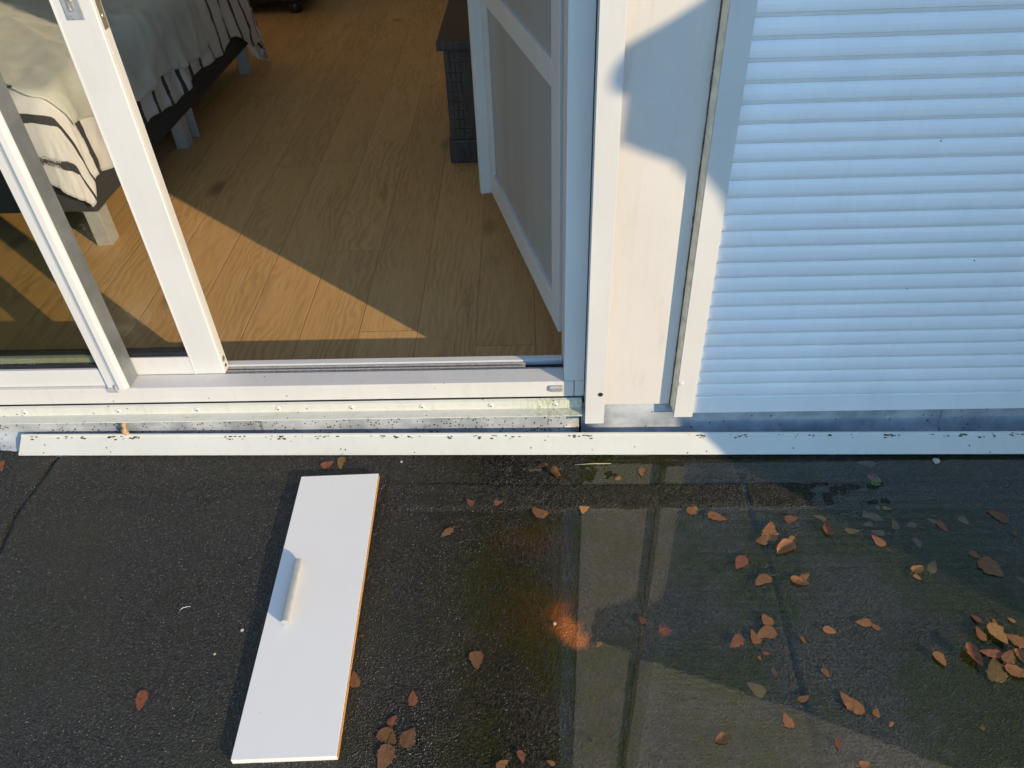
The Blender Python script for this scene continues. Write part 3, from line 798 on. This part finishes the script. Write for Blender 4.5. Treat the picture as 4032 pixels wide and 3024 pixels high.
leg(-3.30, 2.664)

def cloth(name, pr, qr, edge_r, edge_f, edge_b, top, R, fold, mats, seed, lay=0.0, wr=0.006):
    """drape a sheet over the bed: pr/qr are cloth ranges, the functions give the hem drop beyond each bed edge"""
    bm = bmesh.new()
    uvl = bm.loops.layers.uv.new('UVMap')
    nx, ny = 150, 230
    P = {}
    xe, ye0, ye1 = XR + 0.015 - R, Y0 - 0.045 + R, Y1 + 0.03 - R
    grid_v = []
    for j in range(ny + 1):
        row = []
        for i in range(nx + 1):
            a, b = i / nx, j / ny
            q0 = ye0 - edge_f(0.5) ; q1 = qr[1]
            # cloth coordinates with hems varying along the edge
            qm = qr[0] + (qr[1] - qr[0]) * b
            p = pr[0] + (xe + edge_r(qm) - pr[0]) * a
            qs = ye0 - edge_f(p)
            qe = qr[1] if edge_b is None else ye1 + edge_b(p)
            q = qs + (qe - qs) * b
            ex, ey0, ey1 = max(0.0, p - xe), max(0.0, ye0 - q), max(0.0, q - ye1)
            ey = ey0 if ey0 > 0 else ey1
            sg = -1.0 if ey0 > 0 else 1.0
            m = max(ex, ey)
            r = m + 0.20 * min(ex, ey)
            cx, cy = min(p, xe), min(max(q, ye0), ye1)
            if r > 1e-6:
                l = math.hypot(ex, ey)
                dx, dy = ex / l, sg * ey / l
                if r < R * PI / 2:
                    out, dn = R * math.sin(r / R), R * (1 - math.cos(r / R))
                else:
                    out, dn = R + 0.10 * (r - R * PI / 2), R + (r - R * PI / 2)
                s = q * dx + p * dy * 1.0 + (0.6 * min(ex, ey) if ex and ey else 0)
                f = smooth(0.02, 0.30, r) * fold * (dx * dx + 0.3 * dy * dy)
                amp = f * (0.32 * math.sin(s * 38.0 + 2.5 * nz(s, seed, 2.0)) + 1.15 * nz(s * 1.0, r * 0.6 + seed, 8.0) + 0.3 * nz(s, r + seed, 24.0))
                out += amp + lay
                z = top - dn + lay * (1 - min(1, dn / 0.05))
                x, y = cx + dx * out, cy + dy * out
            else:
                x, y, z = p, q, top + lay
            ramp = 1 - smooth(0.05, 0.25, r)
            rg = 1 - abs(nz(p * 0.8 + 0.9 * q, 0.3 * p - 0.2 * q, 4.5, seed + 9)) * 2.2
            wv = wr * (nz(p + 0.35 * q, q * 0.5, 6.0, seed) + 0.5 * nz(p * 0.5 + q * 0.8, p, 14.0, seed + 2) + 1.2 * nz(p, q, 2.2, seed + 5) + 0.9 * max(0.0, rg) ** 2)
            z += wv * (0.3 + 0.7 * ramp)
            x += 0.7 * wv * (1 - ramp)
            y += 0.5 * wv
            z = max(z, 0.012)
            v = bm.verts.new((x, y, z))
            row.append((v, (p, q)))
        grid_v.append(row)
    for j in range(ny):
        for i in range(nx):
            cs = (grid_v[j][i], grid_v[j][i + 1], grid_v[j + 1][i + 1], grid_v[j + 1][i])
            f = bm.faces.new([c[0] for c in cs])
            for lp_, c in zip(f.loops, cs): lp_[uvl].uv = c[1]
    bmesh.ops.solidify(bm, geom=bm.faces[:], thickness=-0.004)
    return obj(name, bm, mats, smooth=True)

def dv_r(q):
    base = 0.375 + 0.018 * math.sin(q * 11.0) + 0.040 * nz(q, 1, 4.0)
    base += 0.10 * smooth(4.2, 4.7, q) + 0.10 * smooth(4.7, 5.2, q)
    return base
def dv_f(p):
    return 0.295 + 0.085 * smooth(-1.95, -1.70, p) + 0.012 * nz(p, 4, 8.0)
dv = cloth('duvet', (XL - 0.2, 0), (2.40, 5.3), dv_r, dv_f, lambda p: 0.32 + 0.28 * smooth(-2.0, -1.7, p), 0.600, 0.085, 0.013, m_duvet, 3.0, wr=0.008)
tag(dv, 'white duvet with black stripes hanging over the bed edges', 'duvet')
bl = cloth('blanket', (XL - 0.2, 0), (2.55, 4.10), lambda q: (0.285 - 0.02 * math.sin(q * 6) + 0.03 * nz(q, 2, 4.0)) * (0.62 + 0.38 * smooth(2.65, 3.35, q)), lambda p: -0.05 + 0.10 * smooth(-1.95, -1.72, p), None, 0.6015, 0.090, 0.010, m_blanket, 8.0, lay=0.018, wr=0.017)
tag(bl, 'pale grey green fleece blanket spread over the striped duvet', 'blanket')

# ------------------------------------------------------------------ dark carved cabinet and black bench
cb = empty('carved_cabinet', (-0.05, 3.65, 0), 'dark carved wooden cabinet standing behind the open door leaf', 'cabinet')
obj('top', bx(-0.408, 0.26, 3.330, 4.05, 0.500, 0.538, 0.006), m_dresser, cb)
obj('body', bx(-0.382, 0.25, 3.356, 4.03, 0.110, 0.4995, 0.002), m_dresser, cb)
obj('plinth', bx(-0.392, 0.255, 3.347, 4.04, 0.0, 0.1095, 0.006), m_dresser, cb)
bm = bmesh.new()
random.seed(11)
for i in range(3):
    for k in range(9):
        x = -0.376 + i * 0.021; z0 = 0.125 + k * 0.041
        box(bm, x, x + 0.0185, 3.3515, 3.3559, z0 + 0.010 * ((i + k) % 2), z0 + 0.0355, 0.001)
for i in range(9):
    x = -0.310 + i * 0.042
    for z0 in (0.122, 0.452):
        box(bm, x + 0.006 * (i % 2), x + 0.036, 3.3515, 3.3559, z0, z0 + 0.019, 0.001)
        box(bm, x, x + 0.030, 3.3515, 3.3559, z0 + 0.022, z0 + 0.038, 0.001)
obj('carved_border', bm, m_dresser, cb)
obj('door_panel', bx(-0.312, 0.10, 3.3495, 3.3559, 0.185, 0.448, 0.003), m_dresser, cb)
be = empty('black_bench', (-2.2, 6.1, 0), 'low black piece of furniture on stub feet at the far end of the room', 'furniture')
obj('body', bx(-3.0, -1.63, 5.97, 6.45, 0.075, 0.5, 0.01), m_blackwood, be)
for x, y in ((-1.74, 6.03), (-2.9, 6.03), (-1.74, 6.38), (-2.9, 6.38)):
    obj('foot', lathe(bmesh.new(), (x, y, 0), (0, 0, 1), [(0.040, 0), (0.047, 0.02), (0.046, 0.06), (0.04, 0.0745)], 20), m_blackwood, be, smooth=True)

# ------------------------------------------------------------------ neighbouring wing: its eave and corner shade the shutter
nw = empty('neighbouring_wing', (3.0, 0.7, ZR), 'plastered roof wing with tiled roof out of frame, shading the shutter', 'building')
XW = 2.2
# the roof slab, gutter and wall corner were read back from the shadow they throw on the facade
bm = bmesh.new()
def prism_xx(bm, prof, x0, x1):
    return prism_x(bm, prof, x0, x1)
prism_xx(bm, [(-0.125, 1.800), (-0.06, 1.76), (1.45, 2.165), (1.45, 2.245), (0.40, 1.945), (0.08, 1.874), (-0.06, 1.842), (-0.130, 1.832)], XW, XW + 0.05)
obj('roof', bm, m_rooftile, nw)
bm = bmesh.new()
prism_xx(bm, [(-0.135, 1.628), (-0.09, 1.584), (-0.03, 1.530), (0.03, 1.42), (0.055, 1.345), (0.0575, 1.33), (0.3, 1.33), (0.3, 1.85), (-0.06, 1.755), (-0.125, 1.79)], XW, XW + 0.05)
obj('soffit', bm, m_plasterout, nw)
bm = bmesh.new()
lathe(bm, (XW, -0.150, 1.787), (1, 0, 0), [(0.046, 0), (0.046, 0.05)], 24)
obj('gutter', bm, m_gutter, nw)
obj('wall', prism_x(bmesh.new(), [(0.0575, -0.3), (1.45, -0.3), (1.45, 2.16), (0.0575, 1.788)], XW + 0.0505, XW + 1.6), m_plasterout, nw)
obj('corner_pilaster', bx(XW, XW + 0.05, 0.0575, 1.45, -0.3, 1.329), m_plasterout, nw)

# ------------------------------------------------------------------ leaves
LEAVES = [
    (0.901,1.498,0.0244,'dim','dim brown leaf sunk in the dark water just below the white bar','u'),
    (0.905,1.438,0.0228,'dim','faint brown leaf under the water with green sprouts beside it','u'),
    (0.877,1.340,0.0132,'dim','small dim leaf sunk in shade, above the leaf with a pale tip','u'),
    (0.900,1.332,0.0120,'pale','small pale tan leaf floating at the top of the shaded leaf cluster',''),
    (0.840,1.318,0.0152,'dim','dim leaf at the left side of the shaded sunken leaf cluster','u'),
    (0.863,1.306,0.0184,'dim','wide dim leaf in the middle of the shaded sunken leaf cluster','u'),
    (0.834,1.284,0.0145,'brown','brown leaf just inside the shade, upper of two by its edge','u'),
    (0.903,1.285,0.0193,'brown','pointed brown leaf right of the shaded sunken leaf cluster','u'),
    (0.849,1.257,0.0181,'dim','dim leaf under water directly above the bright leaf on the shade edge','u'),
    (0.840,1.230,0.0210,'orange','bright tan leaf with pointed tip lying right on the shadow edge',''),
    (0.942,1.280,0.0139,'dim','round dim leaf between two brown leaves in the shaded water','ur'),
    (0.963,1.268,0.0080,'brown','tiny brown scrap of leaf in shade beside the lobed leaf','s'),
    (1.001,1.294,0.0145,'dim','dim leaf touching the upper left of the lobed shaded leaf','u'),
    (1.016,1.271,0.0203,'brown','lobed brown leaf floating in the shade, brightest among its neighbours',''),
    (1.081,1.293,0.0140,'dim','very faint leaf deep in shade left of the big rounded leaf','u'),
    (1.169,1.306,0.0269,'brown','large rounded brown leaf in the upper right of the shaded water','r'),
    (1.184,1.248,0.0089,'brown','small brown leaf in shade close to the right picture edge','s'),
    (0.938,1.223,0.0168,'dim','dim brown leaf alone in shade below the lobed leaf','u'),
    (1.058,1.182,0.0134,'brown','small tan leaf in shade just above the largest shaded leaf','r'),
    (1.079,1.143,0.0313,'brown','largest shaded leaf, broad brown heart shape with blunt point','r'),
    (0.946,1.154,0.0214,'moss','dull mossy leaf half on the shadow edge beside the narrow leaf','u'),
    (0.906,1.142,0.0172,'pale','narrow folded yellowish leaf standing on the shadow edge','c'),
    (0.896,1.119,0.0100,'pale','tiny cream leaf scrap below the narrow folded leaf','s'),
    (1.138,1.112,0.0130,'brown','brown leaf cut by the right picture edge in the shade','u'),
    (0.645,1.302,0.0174,'red','reddish leaf in sun above right of the big serrated leaf','r'),
    (0.581,1.263,0.0311,'orange','big serrated tan leaf with long stem beside the dark felt seam',''),
    (0.558,1.236,0.0180,'orange','orange leaf tucked under the big serrated leaf by the seam','r'),
    (0.626,1.235,0.0138,'pale','pale orange leaf on top of the crumpled leaf pile by the seam',''),
    (0.603,1.209,0.0304,'orange','crumpled orange leaf with ragged tips below the big serrated leaf','c'),
    (0.725,1.265,0.0203,'red','curled red orange leaf beside a bright sparkle near the shade','c'),
    (0.721,1.308,0.0163,'moss','dull submerged leaf in sun above the curled red orange leaf','u'),
    (0.791,1.264,0.0192,'moss','greenish sunken leaf at the sunlit side of the shadow edge','u'),
    (0.486,1.165,0.0248,'red','smooth reddish leaf left of the dark felt seam, upper of two',''),
    (0.526,1.114,0.0252,'orange','almond shaped orange leaf touching the left side of the felt seam',''),
    (0.615,1.108,0.0221,'orange','torn orange leaf with curled lower edge right of the seam','c'),
    (0.630,1.123,0.0162,'orange','small upright leaf resting on the torn orange leaf',''),
    (0.512,1.006,0.0169,'orange','orange oval leaf above the overlapping pair left of the seam','r'),
    (0.501,0.971,0.0257,'brown','broad tan leaf at the back of the overlapping pair left of the seam',''),
    (0.475,0.963,0.0190,'orange','orange leaf in front of the broad tan leaf it overlaps','r'),
    (0.432,0.949,0.0217,'red','deep red leaf with point down, left of the overlapping pair',''),
    (0.493,0.921,0.0088,'red','small red leaf scrap below the overlapping pair','s'),
    (0.475,0.909,0.0060,'orange','tiny orange crumb of leaf below the small red scrap','s'),
    (0.500,0.878,0.0109,'moss','faint sunken leaf fragment left of the lower felt seam','us'),
    (0.452,0.842,0.0215,'moss','dark mossy brown leaf at the border of the bright reflection','ur'),
    (0.547,0.817,0.0142,'brown','brown leaf lying at the lower end of the felt seam',''),
    (0.648,0.978,0.0152,'orange','orange leaf right of the felt seam halfway down its length',''),
    (0.582,0.953,0.0094,'orange','small folded leaf near the middle of the felt seam','c'),
    (0.728,0.997,0.0191,'orange','bright orange leaf with a smaller leaf at its lower right',''),
    (0.751,0.987,0.0119,'brown','small brown leaf at the lower right of the bright orange leaf','r'),
    (0.609,0.874,0.0123,'orange','small three pointed orange leaf alone right of the lower seam',''),
    (0.640,0.806,0.0299,'orange','large golden brown serrated leaf with a stem pointing right',''),
    (0.686,0.787,0.0104,'orange','small leaf at the stem end of the large golden serrated leaf',''),
    (0.499,0.770,0.0173,'orange','pinkish orange leaf lying inside the bright puddle reflection',''),
    (0.356,0.730,0.0154,'orange','tan leaf on the bright reflection beside its dark curled shadow','c'),
    (0.588,0.720,0.0127,'red','curled leaf casting a dark shadow in the bright reflection','c'),
    (0.629,0.681,0.0116,'orange','leaf at the bottom picture edge inside the bright reflection','c'),
    (0.707,0.761,0.0077,'orange','tiny orange leaf scrap below the stem of the large golden leaf','s'),
    (0.888,0.754,0.0055,'orange','lonely tiny orange crumb in the lower right of the puddle','s'),
    (0.863,0.904,0.0183,'orange','orange leaf with dark shadow left of the leaf heap','r'),
    (0.975,0.967,0.0188,'orange','slim orange leaf at the upper left of the leaf heap',''),
    (1.010,0.962,0.0281,'pale','big golden leaf lying on top of the leaf heap',''),
    (1.044,0.950,0.0224,'orange','orange leaf right beside the big golden leaf on the heap',''),
    (0.982,1.005,0.0119,'red','small red brown leaf left of two yellow scraps above the heap',''),
    (1.019,0.998,0.0071,'orange','tiny orange scrap in the middle above the leaf heap','s'),
    (1.059,1.001,0.0090,'pale','tiny yellow scrap at the right above the leaf heap','s'),
    (0.935,0.910,0.0284,'red','glossy red orange leaf curling up at the left of the heap','c'),
    (0.976,0.918,0.0239,'red','reddish wet leaf in the centre of the leaf heap',''),
    (0.972,0.881,0.0298,'moss','large sunken dark amber leaf at the bottom of the heap','u'),
    (1.010,0.909,0.0201,'brown','wet brown leaf right of centre in the leaf heap',''),
    (1.036,0.912,0.0156,'orange','curled orange leaf at the right picture edge of the heap','c'),
    (1.015,0.873,0.0270,'orange','long light brown leaf at the lower right of the heap',''),
    (0.007,1.503,0.0148,'red','reddish leaf on the wet strip left of the rolled leaf','r'),
    (0.278,1.470,0.0169,'orange','tan leaf in the reflecting wet strip near the white bar',''),
    (0.210,1.447,0.0102,'orange','small orange leaf on the seam edge of the wet strip','s'),
    (-0.192,1.359,0.0141,'red','red brown leaf at the left end of the raised felt seam',''),
    (-0.119,1.363,0.0176,'red','dark red leaf on the raised felt seam left of the stemmed leaf',''),
    (-0.009,1.331,0.0254,'brown','brown leaf with a thin stem pointing left below the felt seam',''),
    (0.112,1.344,0.0197,'pale','pale star shaped leaf at the top of the light reflection',''),
    (0.397,1.340,0.0230,'orange','round orange leaf joined by a stem to a darker leaf','r'),
    (0.457,1.309,0.0261,'brown','darker brown pointed leaf right of the round orange leaf',''),
    (-0.151,0.906,0.0234,'brown','big heart shaped brown leaf alone right of the drawer front','r'),
    (0.227,1.007,0.0121,'red','small red brown leaf on the dark stripe of the reflection','r'),
    (0.124,0.944,0.0089,'orange','pinkish small leaf beside the bright reflection corner','s'),
    (0.092,0.733,0.0072,'dark','tiny dark curled leaf in the narrow left reflection','s'),
    (-0.048,0.695,0.0141,'red','red brown leaf near the bottom edge left of the reflection',''),
    (-0.087,0.681,0.0140,'orange','orange leaf cut by the bottom picture edge',''),
    (0.010,0.684,0.0092,'orange','small orange leaf at the bottom edge beside the reflection','s'),
    (-0.605,1.507,0.0191,'red','red leaf between white bar and drawer front, left of a pair','r'),
    (-0.568,1.510,0.0239,'moss','mossy tan leaf between white bar and drawer front, right of a pair',''),
    (-0.246,1.262,0.0196,'brown','single brown leaf with stem down, right of the drawer front top',''),
    (-0.415,0.859,0.0203,'brown','brown leaf half hidden under the right edge of the drawer front','r'),
    (-0.282,0.816,0.0180,'red','ragged dark red leaf above the three leaf cluster',''),
    (-0.319,0.768,0.0132,'red','small upright leaf on top of the three leaf cluster',''),
    (-0.323,0.733,0.0234,'brown','round brown left leaf of the cluster, with a pale stem','r'),
    (-0.282,0.733,0.0225,'brown','round brown right leaf of the cluster near the drawer front','r'),
    (-0.324,0.689,0.0280,'brown','large mottled leaf at the bottom edge below the cluster','r'),
    (-0.417,0.965,0.0053,'red','tiny red crumb close to the drawer front right edge','s'),
    (-0.873,0.811,0.0236,'red','lone red brown leaf on dry felt left of the drawer front',''),
    (-1.562,1.512,0.0270,'red','red brown leaf at the left picture edge below the zinc',''),
]
def leaf_mesh(hl, col, flags, seed):
    rnd = random.Random(seed)
    bm = bmesh.new()
    uvl = bm.loops.layers.uv.new('UVMap')
    W = hl * (0.84 if 'r' in flags else 0.70) * rnd.uniform(0.72, 1.15)
    teeth = rnd.choice((8, 10, 12))
    curl = (rnd.uniform(0.45, 0.95) if 'c' in flags else rnd.uniform(0.02, 0.15))
    if 'u' in flags: curl = 0.015
    roll = rnd.uniform(-0.25, 0.25)
    n, nt = 40, 6
    bend = rnd.uniform(-0.22, 0.22)
    peak = rnd.uniform(0.50, 0.72)
    torn = [(rnd.uniform(0.25, 0.85), rnd.choice((-1, 1)), rnd.uniform(0.03, 0.07), rnd.uniform(0.35, 0.75)) for _ in range(rnd.choice((0, 0, 1, 1, 2)))]
    top, bot = [], []
    for i in range(n + 1):
        t = i / n
        wd = (math.sin(PI * t ** peak) ** 0.72) * (1 - 0.22 * t)
        if t > 0.82: wd *= 1 - 0.35 * smooth(0.82, 1.0, t)
        ra, rb_ = [], []
        for j in range(-nt, nt + 1):
            s = j / nt
            x_ = s * wd
            if abs(j) == nt:
                k = 1 + 0.30 * (((t * teeth + (0.3 if j > 0 else 0)) % 1.0) - 0.6) + 0.26 * nz(t * 3, seed + j, 2.3)
                for tc, sd, tw, dp in torn:
                    if abs(t - tc) < tw and sd * j > 0: k *= dp + (1 - dp) * abs(t - tc) / tw
                x_ *= max(0.2, k)
            x = x_ * W + bend * W * (2 * t - 1) ** 2
            y = (t * 2 - 1) * hl
            z = curl * (s * s * W * wd * 0.5 + roll * s * W * 0.3) + curl * 0.5 * hl * (t - 0.5) ** 2 + hl * 0.06 * nz(x / hl, y / hl, 2.2, seed) + 0.03 * hl
            z = max(0.0012, z)
            ra.append((bm.verts.new((x, y, z)), (x_, t)))
            rb_.append((bm.verts.new((x, y, z - 0.0005)), (x_, t)))
        top.append(ra); bot.append(rb_)
    def face(cs):
        f = bm.faces.new([c[0] for c in cs])
        for lp_, c in zip(f.loops, cs): lp_[uvl].uv = c[1]
    for a in range(n):
        for k in range(2 * nt):
            face((top[a][k], top[a][k + 1], top[a + 1][k + 1], top[a + 1][k]))
            face((bot[a][k], bot[a + 1][k], bot[a + 1][k + 1], bot[a][k + 1]))
        for k, o_ in ((0, 1), (2 * nt, 0)):
            cs = (top[a][k], top[a + 1][k], bot[a + 1][k], bot[a][k])
            face(cs if o_ else cs[::-1])
    if 's' not in flags and rnd.random() < 0.75:
        L = hl * rnd.uniform(0.4, 0.95)
        b2 = rnd.uniform(-0.4, 0.4)
        x0 = bend * W
        tube(bm, [(x0, -hl * 0.96, 0.0018), (x0 + b2 * L * 0.2, -hl - L * 0.4, 0.0016), (x0 + b2 * L * 0.8, -hl - L, 0.0018)], [0.0006, 0.0005, 0.0006], 6)
    return bm
ROT = {}
for i, (x, y, hl, col, label, fl) in enumerate(LEAVES):
    o = obj('fallen_leaf', leaf_mesh(hl, col, fl, i + 1), m_leaf[col], smooth=True)
    rnd = random.Random(i * 7 + 3)
    g = roof_h(x, y)
    water = ZR + 0.0008
    z = g + 0.0006 if 'u' in fl else max(g + 0.001, water)
    if 'heap' in label: z += 0.002 + 0.003 * rnd.random() + (0.006 if 'on top' in label or 'left of the heap' in label else 0)
    o.location = (x, y, z)
    rz = rnd.uniform(0, 2 * PI)
    o.rotation_euler = (rnd.uniform(-0.06, 0.06), rnd.uniform(-0.06, 0.06), rz)
    tag(o, label, 'leaf', 'fallen leaves on the flat roof')

# ------------------------------------------------------------------ small litter
bm = bmesh.new()
for k in range(7):
    a = k * 0.9
    c = Vector((0.011 * math.cos(a) * (0.4 + 0.1 * k), 0.008 * math.sin(a) * (0.4 + 0.1 * k), 0.004 + 0.0006 * k))
    vs = [bm.verts.new(c + Vector((0.0042 * math.cos(t * PI / 4), 0.0036 * math.sin(t * PI / 4), 0.0008 * math.sin(2 * t)))) for t in range(8)]
    bm.faces.new(vs)
bmesh.ops.solidify(bm, geom=bm.faces[:], thickness=0.0004)
o = obj('sprout', bm, m_green); o.location = (0.896, 1.416, ZR + 0.001)
tag(o, 'tiny bright green sprout in the shaded water near the bar', 'sprout')
bm = bmesh.new()
tube(bm, [(0, 0, 0.002), (0.05, 0.0022, 0.0035), (0.101, 0.003, 0.002)], [0.0014, 0.0016, 0.0009], 8)
o = obj('straw', bm, m_straw, smooth=True); o.location = (0.096, 1.501, ZR + 0.0012)
tag(o, 'thin dry straw floating on the wet strip beside the white bar', 'straw')
bm = bmesh.new()
rows = []
for i in range(15):
    t = i / 14
    rr_ = 0.0115 * (1 - 0.45 * t) * (1 + 0.06 * math.sin(9 * t))
    rows.append([bm.verts.new(((t - 0.5) * 0.036, rr_ * math.cos(a), 0.011 + rr_ * math.sin(a) * 0.85)) for a in [k * 5.4 / 20 + 0.6 for k in range(21)]])
for a, b in zip(rows, rows[1:]):
    for k in range(20): bm.faces.new((a[k], a[k + 1], b[k + 1], b[k]))
bmesh.ops.solidify(bm, geom=bm.faces[:], thickness=0.0006)
uvl = bm.loops.layers.uv.new('UVMap')
o = obj('rolled_leaf', bm, m_leaf['pale'], smooth=True); o.location = (0.042, 1.463, ZR); o.rotation_euler = (0, 0, RAD(-62))
tag(o, 'rolled up pale brown leaf standing like a snail on the wet strip', 'leaf')
bm = bmesh.new()
tube(bm, [(-0.011, -0.004, 0.004), (-0.005, 0.001, 0.006), (0.003, 0.003, 0.007), (0.012, 0.0055, 0.005)], [0.0003, 0.0007, 0.0006, 0.0003], 6)
o = obj('feather_wisp', bm, m_feather); o.location = (-0.854, 1.038, ZR + 0.006)
tag(o, 'tiny white wisp on the dry felt left of the drawer front', 'feather')
def pebble(x, y, r, label, mat=None):
    bm = bmesh.new()
    bmesh.ops.create_icosphere(bm, subdivisions=3, radius=r)
    for v in bm.verts:
        v.co *= 1 + 0.22 * noise.noise(v.co * (1.2 / r) + Vector((x * 9, y * 9, 0)))
        v.co.z *= 0.7
    o = obj('pebble', bm, mat or m_stone, smooth=True); o.location = (x, y, max(roof_h(x, y), ZR - 0.003) + r * 0.55)
    tag(o, label, 'pebble')
pebble(1.090, 1.500, 0.0095, 'pale pebble in the shade touching the foot of the white bar')
pebble(0.026, 1.000, 0.0042, 'small whitish pebble in the puddle left of the painted orange glint')
pebble(-0.700, 0.981, 0.0040, 'small beige pebble inside the shadow of the drawer front')
pebble(-0.746, 0.921, 0.0030, 'tiny yellow pebble on dry felt left of the drawer front shadow')
pebble(-0.395, 1.512, 0.0038, 'white pebble on the felt between bar and drawer front top')
